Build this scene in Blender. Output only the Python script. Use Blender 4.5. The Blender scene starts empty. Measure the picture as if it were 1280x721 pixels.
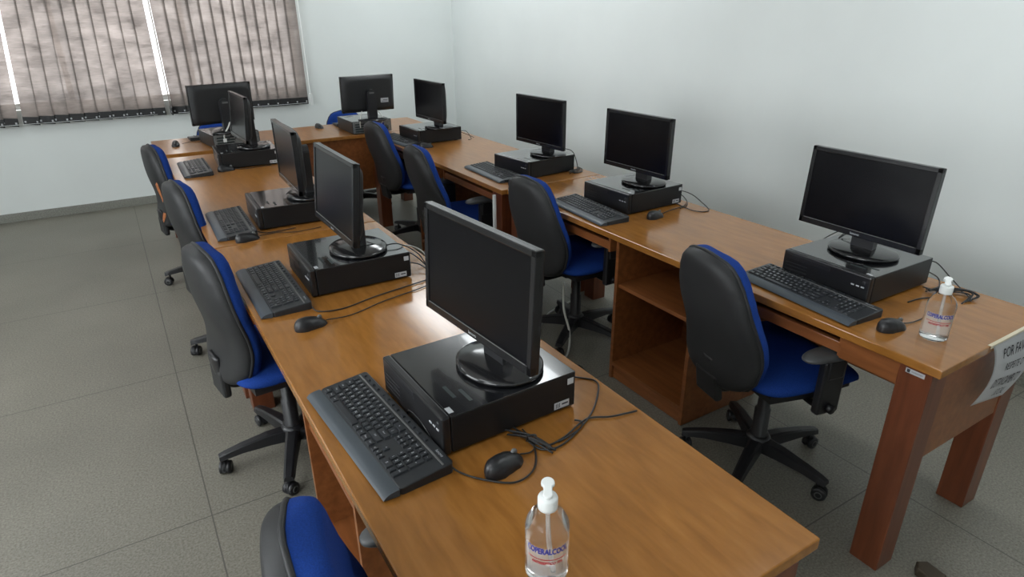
import bpy, bmesh, math, random
from mathutils import Vector, Matrix
random.seed(7)
sc = bpy.context.scene
COL = sc.collection
R = math.radians
TOP = 0.75                      # desk top height

# ------------------------------------------------------------------ materials
def new_mat(name):
    m = bpy.data.materials.new(name); m.use_nodes = True
    nt = m.node_tree
    return m, nt, nt.nodes['Principled BSDF']

def plain(name, col, rough=.5, spec=.5, metal=0., noise=0., nscale=60., bump=0., bscale=200., coat=0.):
    m, nt, b = new_mat(name)
    b.inputs['Base Color'].default_value = (*col, 1)
    b.inputs['Roughness'].default_value = rough
    b.inputs['Specular IOR Level'].default_value = spec
    b.inputs['Metallic'].default_value = metal
    b.inputs['Coat Weight'].default_value = coat
    tc = nt.nodes.new('ShaderNodeTexCoord')
    if noise:
        n = nt.nodes.new('ShaderNodeTexNoise'); n.inputs['Scale'].default_value = nscale; n.inputs['Detail'].default_value = 4
        r = nt.nodes.new('ShaderNodeValToRGB')
        r.color_ramp.elements[0].position = .3; r.color_ramp.elements[1].position = .7
        r.color_ramp.elements[0].color = (*[c*(1-noise) for c in col], 1)
        r.color_ramp.elements[1].color = (*[min(1, c*(1+noise)) for c in col], 1)
        nt.links.new(tc.outputs['Object'], n.inputs['Vector'])
        nt.links.new(n.outputs['Fac'], r.inputs['Fac']); nt.links.new(r.outputs['Color'], b.inputs['Base Color'])
    if bump:
        n2 = nt.nodes.new('ShaderNodeTexNoise'); n2.inputs['Scale'].default_value = bscale; n2.inputs['Detail'].default_value = 3
        bp = nt.nodes.new('ShaderNodeBump'); bp.inputs['Strength'].default_value = bump; bp.inputs['Distance'].default_value = .002
        nt.links.new(tc.outputs['Object'], n2.inputs['Vector'])
        nt.links.new(n2.outputs['Fac'], bp.inputs['Height']); nt.links.new(bp.outputs['Normal'], b.inputs['Normal'])
    return m

def wood(name, dark, mid, light, rough=.2, stretch=(22, 1.6, 22), coat=0., spec=.5):
    m, nt, b = new_mat(name)
    tc = nt.nodes.new('ShaderNodeTexCoord'); mp = nt.nodes.new('ShaderNodeMapping')
    mp.inputs['Scale'].default_value = stretch
    n = nt.nodes.new('ShaderNodeTexNoise'); n.inputs['Scale'].default_value = 2.2; n.inputs['Detail'].default_value = 3.5
    n.inputs['Roughness'].default_value = .55; n.inputs['Distortion'].default_value = .3
    r = nt.nodes.new('ShaderNodeValToRGB')
    e = r.color_ramp.elements
    e[0].position = .28; e[0].color = (*dark, 1); e[1].position = .75; e[1].color = (*light, 1)
    k = e.new(.5); k.color = (*mid, 1)
    mp2 = nt.nodes.new('ShaderNodeMapping'); mp2.inputs['Scale'].default_value = (1.3, .8, 1.3)
    n2 = nt.nodes.new('ShaderNodeTexNoise'); n2.inputs['Scale'].default_value = 2.5; n2.inputs['Detail'].default_value = 3
    mix = nt.nodes.new('ShaderNodeMix'); mix.data_type = 'RGBA'; mix.blend_type = 'MULTIPLY'
    r2 = nt.nodes.new('ShaderNodeValToRGB')
    r2.color_ramp.elements[0].position = .35; r2.color_ramp.elements[0].color = (.90, .89, .87, 1)
    r2.color_ramp.elements[1].position = .7; r2.color_ramp.elements[1].color = (1, 1, 1, 1)
    L = nt.links.new
    L(tc.outputs['Object'], mp.inputs['Vector']); L(mp.outputs['Vector'], n.inputs['Vector']); L(n.outputs['Fac'], r.inputs['Fac'])
    L(tc.outputs['Object'], mp2.inputs['Vector']); L(mp2.outputs['Vector'], n2.inputs['Vector']); L(n2.outputs['Fac'], r2.inputs['Fac'])
    mix.inputs['Factor'].default_value = .8
    L(r.outputs['Color'], mix.inputs['A']); L(r2.outputs['Color'], mix.inputs['B']); L(mix.outputs['Result'], b.inputs['Base Color'])
    b.inputs['Roughness'].default_value = rough; b.inputs['Specular IOR Level'].default_value = spec
    b.inputs['Coat Weight'].default_value = coat; b.inputs['Coat Roughness'].default_value = .1
    return m

def floor_mat():
    m, nt, b = new_mat('granilite_floor'); L = nt.links.new
    tc = nt.nodes.new('ShaderNodeTexCoord'); sp = nt.nodes.new('ShaderNodeSeparateXYZ'); L(tc.outputs['Object'], sp.inputs[0])
    def joint(out, off, period):
        a = nt.nodes.new('ShaderNodeMath'); a.operation = 'SUBTRACT'; a.inputs[1].default_value = off; L(out, a.inputs[0])
        q = nt.nodes.new('ShaderNodeMath'); q.operation = 'PINGPONG'; q.inputs[1].default_value = period/2; L(a.outputs[0], q.inputs[0])
        c = nt.nodes.new('ShaderNodeMath'); c.operation = 'LESS_THAN'; c.inputs[1].default_value = .0024; L(q.outputs[0], c.inputs[0])
        return c.outputs[0]
    jx = joint(sp.outputs['X'], 0.0, 1.092); jy = joint(sp.outputs['Y'], 2.07, 1.155)
    mx = nt.nodes.new('ShaderNodeMath'); mx.operation = 'MAXIMUM'; L(jx, mx.inputs[0]); L(jy, mx.inputs[1])
    v = nt.nodes.new('ShaderNodeTexNoise'); v.inputs['Scale'].default_value = 130; v.inputs['Detail'].default_value = 3; v.inputs['Roughness'].default_value = .7
    L(tc.outputs['Object'], v.inputs['Vector'])
    r = nt.nodes.new('ShaderNodeValToRGB'); e = r.color_ramp.elements
    e[0].position = .34; e[0].color = (.135, .125, .10, 1); e[1].position = .66; e[1].color = (.255, .24, .20, 1)
    k = e.new(.5); k.color = (.195, .184, .152, 1)
    L(v.outputs['Fac'], r.inputs['Fac'])
    n = nt.nodes.new('ShaderNodeTexNoise'); n.inputs['Scale'].default_value = 1.6; n.inputs['Detail'].default_value = 4
    L(tc.outputs['Object'], n.inputs['Vector'])
    r2 = nt.nodes.new('ShaderNodeValToRGB'); r2.color_ramp.elements[0].position = .3; r2.color_ramp.elements[0].color = (.82, .82, .82, 1)
    r2.color_ramp.elements[1].position = .7; r2.color_ramp.elements[1].color = (1, 1, 1, 1); L(n.outputs['Fac'], r2.inputs['Fac'])
    mm = nt.nodes.new('ShaderNodeMix'); mm.data_type = 'RGBA'; mm.blend_type = 'MULTIPLY'; mm.inputs['Factor'].default_value = 1
    L(r.outputs['Color'], mm.inputs['A']); L(r2.outputs['Color'], mm.inputs['B'])
    mj = nt.nodes.new('ShaderNodeMix'); mj.data_type = 'RGBA'; L(mx.outputs[0], mj.inputs['Factor'])
    L(mm.outputs['Result'], mj.inputs['A']); mj.inputs['B'].default_value = (.085, .079, .067, 1)
    L(mj.outputs['Result'], b.inputs['Base Color'])
    b.inputs['Roughness'].default_value = .42; b.inputs['Specular IOR Level'].default_value = .35
    return m

def blind_mat():
    m = bpy.data.materials.new('woven_blind_fabric'); m.use_nodes = True
    nt = m.node_tree; nt.nodes.clear(); L = nt.links.new
    out = nt.nodes.new('ShaderNodeOutputMaterial')
    geo = nt.nodes.new('ShaderNodeNewGeometry')
    mp = nt.nodes.new('ShaderNodeMapping'); mp.inputs['Scale'].default_value = (7, 7, 60)
    n = nt.nodes.new('ShaderNodeTexNoise'); n.inputs['Scale'].default_value = 2.0; n.inputs['Detail'].default_value = 6; n.inputs['Roughness'].default_value = .7
    L(geo.outputs['Position'], mp.inputs[0]); L(mp.outputs[0], n.inputs['Vector'])
    mp2 = nt.nodes.new('ShaderNodeMapping'); mp2.inputs['Scale'].default_value = (3.5, 3.5, 7)
    n2 = nt.nodes.new('ShaderNodeTexNoise'); n2.inputs['Scale'].default_value = 1.2; n2.inputs['Detail'].default_value = 3
    L(geo.outputs['Position'], mp2.inputs[0]); L(mp2.outputs[0], n2.inputs['Vector'])
    ad = nt.nodes.new('ShaderNodeMath'); ad.operation = 'ADD'; L(n.outputs['Fac'], ad.inputs[0]); L(n2.outputs['Fac'], ad.inputs[1])
    hf = nt.nodes.new('ShaderNodeMath'); hf.operation = 'MULTIPLY'; hf.inputs[1].default_value = .5; L(ad.outputs[0], hf.inputs[0])
    r = nt.nodes.new('ShaderNodeValToRGB'); e = r.color_ramp.elements
    e[0].position = .34; e[0].color = (.06, .051, .048, 1); e[1].position = .66; e[1].color = (.26, .225, .205, 1)
    L(hf.outputs[0], r.inputs['Fac'])
    tr = nt.nodes.new('ShaderNodeBsdfTranslucent'); L(r.outputs['Color'], tr.inputs['Color'])
    df = nt.nodes.new('ShaderNodeBsdfDiffuse'); df.inputs['Color'].default_value = (.20, .185, .175, 1)
    mx = nt.nodes.new('ShaderNodeMixShader'); mx.inputs[0].default_value = .45
    L(df.outputs[0], mx.inputs[1]); L(tr.outputs[0], mx.inputs[2])
    tp = nt.nodes.new('ShaderNodeBsdfTransparent')
    op = nt.nodes.new('ShaderNodeMapRange'); op.inputs['From Min'].default_value = .34; op.inputs['From Max'].default_value = .66
    op.inputs['To Min'].default_value = .0; op.inputs['To Max'].default_value = .07
    L(hf.outputs[0], op.inputs['Value'])
    m2 = nt.nodes.new('ShaderNodeMixShader'); L(op.outputs[0], m2.inputs[0])
    L(mx.outputs[0], m2.inputs[1]); L(tp.outputs[0], m2.inputs[2])
    L(m2.outputs[0], out.inputs['Surface'])
    return m

def glass_mat(name, col=(1, 1, 1), rough=0., alpha=.2):
    m, nt, b = new_mat(name)
    b.inputs['Base Color'].default_value = (*col, 1); b.inputs['Roughness'].default_value = rough
    b.inputs['Alpha'].default_value = alpha; b.inputs['Specular IOR Level'].default_value = .6
    return m

M = {}
M['desk_top'] = wood('varnished_honey_wood', (.245, .097, .019), (.29, .12, .0245), (.345, .148, .033), rough=.278, stretch=(22, 3.5, 22), spec=.62)
M['desk_top_gloss'] = wood('glossy_varnished_honey_wood', (.245, .097, .019), (.29, .12, .0245), (.345, .148, .033), rough=.15, stretch=(22, 3.5, 22), spec=.5)
M['desk_side'] = wood('varnished_red_brown_wood', (.095, .026, .010), (.13, .037, .0145), (.175, .052, .020), rough=.3, stretch=(16, 16, 1.5))
M['desk_in'] = wood('brown_wood_panel', (.165, .054, .016), (.22, .075, .023), (.28, .102, .033), rough=.32, stretch=(16, 1.6, 16))
M['black'] = plain('black_satin_plastic', (.012, .012, .014), .38)
M['case'] = plain('black_painted_steel', (.008, .0085, .0095), .38, .35)
M['lid'] = plain('black_satin_lid', (.008, .0085, .010), .15, .7, coat=.45)
M['case_front'] = plain('black_glossy_front', (.010, .010, .011), .3)
M['dark'] = plain('charcoal_plastic', (.022, .023, .026), .45, .5, bump=.05, bscale=700)
M['shell'] = plain('grained_black_plastic', (.017, .0175, .0185), .52, .4, bump=.15, bscale=500)
M['shell_grey'] = plain('worn_grey_plastic', (.12, .122, .12), .45, .45, bump=.1, bscale=500)
M['arm_pad'] = plain('dark_grey_arm_pad', (.058, .06, .062), .45, .45, bump=.1, bscale=500)
M['screen'] = plain('matt_lcd_screen', (.003, .003, .0042), .24, .22)
M['bezel'] = plain('black_gloss_bezel', (.010, .010, .011), .24, .5)
M['gloss'] = plain('glossy_black_base', (.012, .012, .013), .14, .6)
M['blue'] = plain('royal_blue_fabric', (.010, .041, .22), .9, .15, noise=.18, nscale=350, bump=.3, bscale=900)
M['key'] = plain('black_keycap', (.018, .020, .024), .42, .45)
M['kbody'] = plain('keyboard_black', (.016, .018, .021), .4, .5)
M['rest'] = plain('grey_blue_wrist_rest', (.046, .056, .067), .40, .5)
M['legend'] = plain('white_legend', (.45, .47, .49), .6)
M['silver'] = plain('silver_sticker', (.42, .43, .45), .35, .5)
M['white'] = plain('white_plastic', (.72, .74, .73), .4, .5)
M['paper'] = plain('white_paper', (.72, .73, .74), .8, .2, noise=.02, nscale=8)
M['tape'] = plain('yellowed_tape', (.62, .54, .38), .35, .4)
M['ink'] = plain('dark_grey_ink', (.05, .05, .055), .8, .1)
M['label_blue'] = plain('blue_print', (.012, .025, .26), .6)
M['label_red'] = plain('red_print', (.36, .012, .022), .6)
M['cable'] = plain('black_cable', (.012, .012, .012), .5)
M['wcable'] = plain('white_cable', (.6, .6, .56), .5)
M['metal'] = plain('zinc_back_plate', (.22, .23, .23), .4, .5, .6, noise=.3, nscale=120)
M['port'] = plain('port_dark', (.02, .03, .03), .5)
M['foam'] = plain('orange_torn_foam', (.62, .26, .12), .9, .1, noise=.25, nscale=60)
M['wall'] = plain('white_wall_paint', (.70, .735, .725), .6, .25, noise=.02, nscale=2.2, bump=.04, bscale=90)
M['ceiling'] = plain('white_ceiling_paint', (.80, .81, .80), .8, .2)
M['base'] = plain('grey_granilite_baseboard', (.21, .21, .185), .5, .4, noise=.25, nscale=110)
M['floor'] = floor_mat()
M['blind'] = blind_mat()
M['alu'] = plain('aluminium_frame', (.55, .55, .54), .35, .5, .7)
M['glass'] = glass_mat('window_glass', alpha=.08)
M['bottle'] = plain('clear_bottle_plastic', (.97, .98, .98), .03, .5)
_b = M['bottle'].node_tree.nodes['Principled BSDF']; _b.inputs['Transmission Weight'].default_value = 1; _b.inputs['IOR'].default_value = 1.22
M['gel'] = glass_mat('clear_gel', (.50, .52, .51), .05, .08)
M['label'] = glass_mat('clear_label_film', (.74, .75, .76), .3, .30)
M['rubber'] = plain('dark_brown_wood_block', (.045, .032, .018), .6)

# ------------------------------------------------------------------ mesh helpers
class MB:
    def __init__(self): self.bm = bmesh.new(); self.mats = []
    def mi(self, mat):
        if mat not in self.mats: self.mats.append(mat)
        return self.mats.index(mat)
    def _add(self, tmp, mat, mtx=None, smooth=False):
        if mtx is not None: bmesh.ops.transform(tmp, matrix=mtx, verts=tmp.verts)
        i = self.mi(mat); vm = {}
        for v in tmp.verts: vm[v] = self.bm.verts.new(v.co)
        for f in tmp.faces:
            try: nf = self.bm.faces.new([vm[v] for v in f.verts])
            except ValueError: continue
            nf.material_index = i; nf.smooth = smooth
        tmp.free()
    def box(self, lo, hi, mat, bev=0., mtx=None, seg=2):
        t = bmesh.new(); bmesh.ops.create_cube(t, size=1)
        c = [(a+b)/2 for a, b in zip(lo, hi)]; s = [abs(b-a) for a, b in zip(lo, hi)]
        for v in t.verts: v.co = Vector((v.co.x*s[0]+c[0], v.co.y*s[1]+c[1], v.co.z*s[2]+c[2]))
        if bev: bmesh.ops.bevel(t, geom=t.edges[:], offset=min(bev, min(s)*.45), segments=seg, affect='EDGES', profile=.5)
        self._add(t, mat, mtx, smooth=False); return self
    def prism(self, pts, z0, z1, mat, bev=0., mtx=None, smooth=False):
        t = bmesh.new(); a = [t.verts.new((x, y, z0)) for x, y in pts]; b = [t.verts.new((x, y, z1)) for x, y in pts]
        n = len(pts); top = t.faces.new(b); t.faces.new(a[::-1])
        for i in range(n): t.faces.new((a[i], a[(i+1) % n], b[(i+1) % n], b[i]))
        bmesh.ops.recalc_face_normals(t, faces=t.faces)
        if bev: bmesh.ops.bevel(t, geom=list(top.edges), offset=bev, segments=2, affect='EDGES', profile=.5)
        self._add(t, mat, mtx, smooth); return self
    def lathe(self, prof, mat, mtx=None, n=32, smooth=True, cap=True):
        t = bmesh.new(); rings = []
        for r, z in prof:
            rings.append([t.verts.new((max(r, 1e-5)*math.cos(2*math.pi*i/n), max(r, 1e-5)*math.sin(2*math.pi*i/n), z)) for i in range(n)])
        for a, b in zip(rings, rings[1:]):
            for i in range(n): t.faces.new((a[i], a[(i+1) % n], b[(i+1) % n], b[i]))
        if cap:
            t.faces.new(rings[0][::-1]); t.faces.new(rings[-1])
        bmesh.ops.recalc_face_normals(t, faces=t.faces)
        self._add(t, mat, mtx, smooth); return self
    def tube(self, pts, rad, mat, n=8, smooth=True, sub=6, mtx=None, flat=1.0):
        P = [Vector(p) for p in pts]
        if sub > 1 and len(P) > 2:
            Q = []
            for i in range(len(P)-1):
                p0, p1, p2, p3 = P[max(i-1, 0)], P[i], P[i+1], P[min(i+2, len(P)-1)]
                for k in range(sub):
                    u = k/sub
                    Q.append(.5*((2*p1)+(p2-p0)*u+(2*p0-5*p1+4*p2-p3)*u*u+(3*p1-p0-3*p2+p3)*u**3))
            Q.append(P[-1])
        else: Q = P
        rr = rad if callable(rad) else (lambda u: rad)
        t = bmesh.new(); rings = []; N = len(Q); prev = None
        for i, q in enumerate(Q):
            d = (Q[min(i+1, N-1)]-Q[max(i-1, 0)]).normalized()
            if prev is None: a = d.cross(Vector((0, 0, 1)) if abs(d.z) < .9 else Vector((1, 0, 0))).normalized()
            else: a = (prev - d*prev.dot(d)).normalized()
            prev = a; b = d.cross(a); r = rr(i/(N-1))
            rings.append([t.verts.new(q+a*r*math.cos(2*math.pi*k/n)+b*r*flat*math.sin(2*math.pi*k/n)) for k in range(n)])
        for x, y in zip(rings, rings[1:]):
            for i in range(n): t.faces.new((x[i], x[(i+1) % n], y[(i+1) % n], y[i]))
        t.faces.new(rings[0][::-1]); t.faces.new(rings[-1])
        bmesh.ops.recalc_face_normals(t, faces=t.faces)
        self._add(t, mat, mtx, smooth); return self
    def grid(self, fn, nu, nv, mat, thick=0., mtx=None, smooth=True, closed=False):
        t = bmesh.new(); V = [[t.verts.new(fn(i/nu, j/nv)) for i in range(nu+1)] for j in range(nv+1)]
        for j in range(nv):
            for i in range(nu): t.faces.new((V[j][i], V[j][i+1], V[j+1][i+1], V[j+1][i]))
        if thick: bmesh.ops.solidify(t, geom=t.faces[:], thickness=thick)
        bmesh.ops.recalc_face_normals(t, faces=t.faces)
        self._add(t, mat, mtx, smooth); return self
    def text(self, s, size, mat, mtx, warp=None, depth=.0004, sx=1.):
        vs, fs = text_data(s)
        i = self.mi(mat); out = []
        for v in vs:
            q = Vector((v[0]*size*sx, v[1]*size, depth))
            out.append(self.bm.verts.new(mtx @ (warp(q) if warp else q)))
        for f in fs:
            try: nf = self.bm.faces.new([out[k] for k in f]); nf.material_index = i
            except ValueError: pass
        return self
    def mesh(self, name):
        me = bpy.data.meshes.new(name); self.bm.to_mesh(me); self.bm.free()
        for m in self.mats: me.materials.append(M[m])
        return me
    def build(self, name, parent=None, loc=(0, 0, 0), rot=(0, 0, 0)):
        return obj(name, self.mesh(name), parent, loc, rot)

_txt = {}
def text_data(s):
    """centred outline of a word as flat faces (x across, y up), cap height about .7"""
    if s not in _txt:
        cu = bpy.data.curves.new('word', 'FONT'); cu.body = s; cu.size = 1; cu.align_x = 'CENTER'; cu.align_y = 'CENTER'; cu.resolution_u = 2
        o = bpy.data.objects.new('word', cu); COL.objects.link(o)
        dg = bpy.context.evaluated_depsgraph_get(); me = o.evaluated_get(dg).to_mesh()
        _txt[s] = ([tuple(v.co) for v in me.vertices], [tuple(p.vertices) for p in me.polygons])
        o.evaluated_get(dg).to_mesh_clear(); bpy.data.objects.remove(o); bpy.data.curves.remove(cu)
    return _txt[s]

def obj(name, me, parent=None, loc=(0, 0, 0), rot=(0, 0, 0)):
    o = bpy.data.objects.new(name, me); COL.objects.link(o)
    o.location = loc; o.rotation_euler = rot
    if parent is not None: o.parent = parent
    return o
def thing(name, label, cat, loc=(0, 0, 0), rz=0, group=None):
    o = bpy.data.objects.new(name, None); COL.objects.link(o); o.empty_display_size = .1
    o.location = loc; o.rotation_euler = (0, 0, rz)
    return tag(o, label, cat, group)
def tag(o, label, cat, group=None):
    o['label'] = label; o['category'] = cat
    if group: o['group'] = group
    return o
def struct(o): o['kind'] = 'structure'; return o
def T(x, y, z): return Matrix.Translation((x, y, z))
RX = lambda d: Matrix.Rotation(R(d), 4, 'X')
RY = lambda d: Matrix.Rotation(R(d), 4, 'Y')
RZ = lambda d: Matrix.Rotation(R(d), 4, 'Z')

# ------------------------------------------------------------------ room
XW, YB, XL, YF, HC = 3.39, 6.76, -2.9, -2.4, 2.95
WX0, WX1, WZ0, WZ1 = -2.2, 1.70, .915, 2.25        # rear window opening
struct(MB().box((XL-.2, YF-.2, -.12), (XW+.2, YB+.2, 0), 'floor').build('floor'))
struct(MB().box((XL-.2, YF-.2, HC), (XW+.2, YB+.2, HC+.12), 'ceiling').build('ceiling'))
w = MB()
w.box((XL, YB, 0), (XW, YB+.18, WZ0), 'wall'); w.box((XL, YB, WZ1), (XW, YB+.18, HC), 'wall')
w.box((XL, YB, WZ0), (WX0, YB+.18, WZ1), 'wall'); w.box((WX1, YB, WZ0), (XW, YB+.18, WZ1), 'wall')
struct(w.build('wall_back'))
struct(MB().box((XW, YF, 0), (XW+.18, YB+.18, HC), 'wall').build('wall_right'))
struct(MB().box((XL, YF-.18, 0), (XW+.18, YF, HC), 'wall').build('wall_front'))
# left wall with two daylight windows (outside the frame, they light the room)
LW = [(-1.6, .6), (1.6, 3.8)]; LZ0, LZ1 = 1.0, 2.5
w = MB(); w.box((XL-.18, YF-.18, 0), (XL, YB+.18, LZ0), 'wall'); w.box((XL-.18, YF-.18, LZ1), (XL, YB+.18, HC), 'wall')
ys = [YF-.18] + [v for p in LW for v in p] + [YB+.18]
for k in range(0, len(ys), 2): w.box((XL-.18, ys[k], LZ0), (XL, ys[k+1], LZ1), 'wall')
struct(w.build('wall_left'))
def window(n, axis, a0, a1, z0, z1, pos, cols):
    f = MB(); t = .045
    def bx(u0, u1, za, zb, d0=-.03, d1=.03, m='alu', mb=None):
        mb = mb or f
        if axis == 'y': mb.box((u0, pos+d0, za), (u1, pos+d1, zb), m, .004)
        else: mb.box((pos+d0, u0, za), (pos+d1, u1, zb), m, .004)
    bx(a0, a1, z0, z0+t); bx(a0, a1, z1-t, z1); bx(a0, a0+t, z0, z1); bx(a1-t, a1, z0, z1)
    for k in range(1, cols):
        u = a0+(a1-a0)*k/cols; bx(u-t/2, u+t/2, z0, z1)
    o = struct(f.build('window_%d' % n))
    g = MB(); bx(a0+t, a1-t, z0+t, z1-t, -.003, .003, 'glass', g); g.build('pane', o)
window(1, 'y', WX0, WX1, WZ0, WZ1, YB+.12, 4)
window(2, 'x', *LW[0], LZ0, LZ1, XL-.10, 3)
window(3, 'x', *LW[1], LZ0, LZ1, XL-.10, 3)
BH = .075
struct(MB().box((XL, YB-.014, 0), (XW, YB, BH), 'base', .003).build('baseboard_back'))
struct(MB().box((XW-.014, YF, 0), (XW, YB-.014, BH), 'base', .003).build('baseboard_right'))
struct(MB().box((XL, YF, 0), (XL+.014, YB-.014, BH), 'base', .003).build('baseboard_left'))

# ------------------------------------------------------------------ vertical blinds on the rear window
vb = thing('vertical_blinds', 'long grey brown woven vertical blinds covering the window on the far wall', 'blinds', (0, YB-.07, .80))
MB().box((-2.3, -.02, 1.53), (1.73, .025, 1.575), 'white', .004).build('headrail', vb)
sl_w, pitch = .113, .0925
def slat_mesh(wd):
    m = MB()
    m.grid(lambda u, v: Vector(((u-.5)*wd, .0015*math.sin(math.pi*u), .065+v*1.465)), 4, 10, 'blind')
    m.box((-wd/2, -.003, 0), (wd/2, .006, .066), 'shell', .002)  # bottom weight; missing backlight below the sill is put into its dark colour
    for sx in (-1, 1): m.box((sx*wd*.36-.006, -.006, .02), (sx*wd*.36+.006, -.003, .034), 'silver')
    return m.mesh('slat')
SM = [slat_mesh(sl_w) for _ in range(2)]
xs = []
x = 1.655
while x > .52: xs.append((x, -7)); x -= pitch
xs.append((.477, -88))
x = .385
while x > -.50: xs.append((x, -7)); x -= pitch
x -= .035
while x > -2.0: xs.append((x, -7)); x -= pitch
for k, (x, a) in enumerate(xs):
    lean = max(0, min(5.5, (.45-x)*5.2))+random.uniform(-.15, .15) if a > -80 else 1.2
    if x > .5: lean = random.uniform(-.1, .1)
    o = obj('slat', SM[0], vb, (x-max(0, 1.53*math.tan(R(lean))) if x < .4 else x, 0, 0), (0, R(lean), R(a+random.uniform(-1, 1) if a > -80 else a)))
ch = MB().tube([(-2.25, -.012, .012), (.36, -.012, .010)], .0018, 'white', 6, sub=1).tube([(.53, -.012, .010), (1.70, -.012, .012)], .0018, 'white', 6, sub=1)
ch.build('bottom_chain', vb)
MB().tube([(1.725, 0, 1.54), (1.735, -.004, .9), (1.742, 0, .30), (1.742, 0, .05)], .004, 'white', 6).box((1.728, -.008, -.02), (1.756, .008, .10), 'white', .004).build('pull_cord', vb)

# ------------------------------------------------------------------ desks
TH = .027
def desk(label, x0, x1, y0, y1, front, cab, stations, group='wooden computer desks', top='desk_top', tagplate=False, leg_inset=.012):
    """front = -1 when the user sits on the low-x side; long axis is y"""
    d = thing('computer_desk', label, 'desk', (x0, y0, 0), 0, group)
    W, Ln = x1-x0, y1-y0
    MB().box((0, 0, TOP-TH), (W, Ln, TOP), top, .003).build('desktop', d)
    lw = .09; zt = TOP-TH
    for yy in (leg_inset+.01, Ln-leg_inset-.01-lw):
        for xx in (leg_inset, W-leg_inset-lw):
            o = MB().box((xx, yy, .0), (xx+lw, yy+lw, zt), 'desk_side', .003).build('leg', d)
            if tagplate and xx < .1 and yy < .1:
                t = MB().box((-.026, -.0012, -.007), (.026, .0, .007), 'silver', .0008)
                t.box((-.022, -.0018, -.005), (-.014, -.0012, .005), 'ink')
                t.text('PATRIMONIO', .0062, 'ink', T(.006, -.0016, 0) @ RX(90), sx=.8)
                p = t.build('asset_plate', o, (xx-.0002, yy+.045, zt-.016), (0, 0, R(-90)))
                p['label'] = 'small silver asset plate with dark lettering'
        yp = yy+.004 if yy < .2 else yy+lw-.022
        MB().box((leg_inset+lw, yp, .405), (W-leg_inset-lw, yp+.018, zt), 'desk_in', .001).build('end_panel', d)
    MB().box((W-.075, leg_inset+lw, .33), (W-.057, Ln-leg_inset-lw, zt), 'desk_in', .001).build('modesty_panel', d)
    # open shelf unit in the middle
    c0, c1 = cab[0]-y0, cab[1]-y0; f0, f1 = .05, .52
    u = MB().box((f0, c0+.018, .075), (f1, c1-.018, .093), 'desk_in', .001).build('shelf_unit', d)
    for yy in (c0, c1-.018): MB().box((f0, yy, .004), (f1, yy+.018, zt), 'desk_in', .001).build('side_panel', u)
    MB().box((f0+.01, c0+.018, .48), (f1-.012, c1-.018, .498), 'desk_in', .001).build('shelf', u)
    MB().box((f1-.012, c0+.018, .093), (f1, c1-.018, zt), 'desk_in', .001).build('back_panel', u)
    MB().box((f0+.012, c0+.018, .004), (f0+.03, c1-.018, .075), 'desk_in', .001).build('plinth', u)
    # sliding keyboard trays
    for (a, b) in stations:
        a -= y0; b -= y0
        t = MB().box((.055, a+.012, .655), (.40, b-.012, .670), 'desk_in', .001)
        t.box((.035, a+.012, .652), (.055, b-.012, .690), 'desk_in', .003).build('keyboard_tray', d)
        MB().box((.03, a, .645), (.42, a+.012, zt), 'desk_in', .001).build('tray_runner', d); MB().box((.03, b-.012, .645), (.42, b, zt), 'desk_in', .001).build('tray_runner', d)
    # apron blocks between tray and legs
    lo = leg_inset+.01+lw; hi = Ln-lo
    s0 = min(a for a, b in stations)-y0; s1 = max(b for a, b in stations)-y0
    if s0-lo > .01: MB().box((.022, lo, .645), (.04, s0, zt), 'desk_in', .001).build('apron', d)
    if hi-s1 > .01: MB().box((.022, s1, .645), (.04, hi, zt), 'desk_in', .001).build('apron', d)
    return d
LX0, LX1, RX0, RX1 = .25, .945, 1.745, 2.39
desk('honey wood desk nearest the camera, carrying the large sanitizer bottle on its near end',
     LX0, LX1, .466, 2.760, -1, (1.24, 1.72), [(.62, 1.22), (1.74, 2.50)], top='desk_top_gloss')
desk('honey wood desk in the left row, between the nearest desk and the back desk',
     LX0-.01, LX1, 2.768, 4.86, -1, (3.52, 3.98), [(2.92, 3.50), (4.0, 4.6)])
desk('honey wood desk with a white paper notice taped to its near end',
     RX0, RX1, .657, 2.905, -1, (1.565, 2.045), [(.95, 1.545), (2.065, 2.70)], tagplate=True, top='desk_top_gloss')
desk('honey wood desk in the right row, between the near desk and the back desk',
     RX0-.03, RX1, 2.912, 4.985, -1, (3.72, 4.18), [(3.05, 3.70), (4.2, 4.75)])
# back desk, panel towards us, users sit on its far side
bd = thing('computer_desk', 'honey wood computer desk standing crosswise at the back, blue chairs behind it', 'desk', (.215, 4.99, 0), 0, 'wooden computer desks')
BW, BD = 2.10, .635
MB().box((0, 0, TOP-TH), (BW, BD, TOP), 'desk_top', .003).build('desktop', bd)
for xx in (.02, BW-.11-.02, ):
    for yy in (.02, BD-.11): MB().box((xx, yy, 0), (xx+.09, yy+.09, TOP-TH), 'desk_side', .003).build('leg', bd)
    MB().box((xx+.036, .11, .405), (xx+.054, BD-.11, TOP-TH), 'desk_in', .001).build('end_panel', bd)
MB().box((.11, .03, .30), (BW-.13, .048, TOP-TH), 'desk_in', .001).build('modesty_panel', bd)
for a in (.2, 1.2):
    MB().box((a, .25, .655), (a+.62, BD-.035, .670), 'desk_in', .001).box((a, BD-.055, .652), (a+.62, BD-.035, .69), 'desk_in', .003).box((a-.012, .25, .645), (a, BD-.03, TOP-TH), 'desk_in').box((a+.62, .25, .645), (a+.632, BD-.03, TOP-TH), 'desk_in').build('keyboard_tray', bd)

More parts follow.
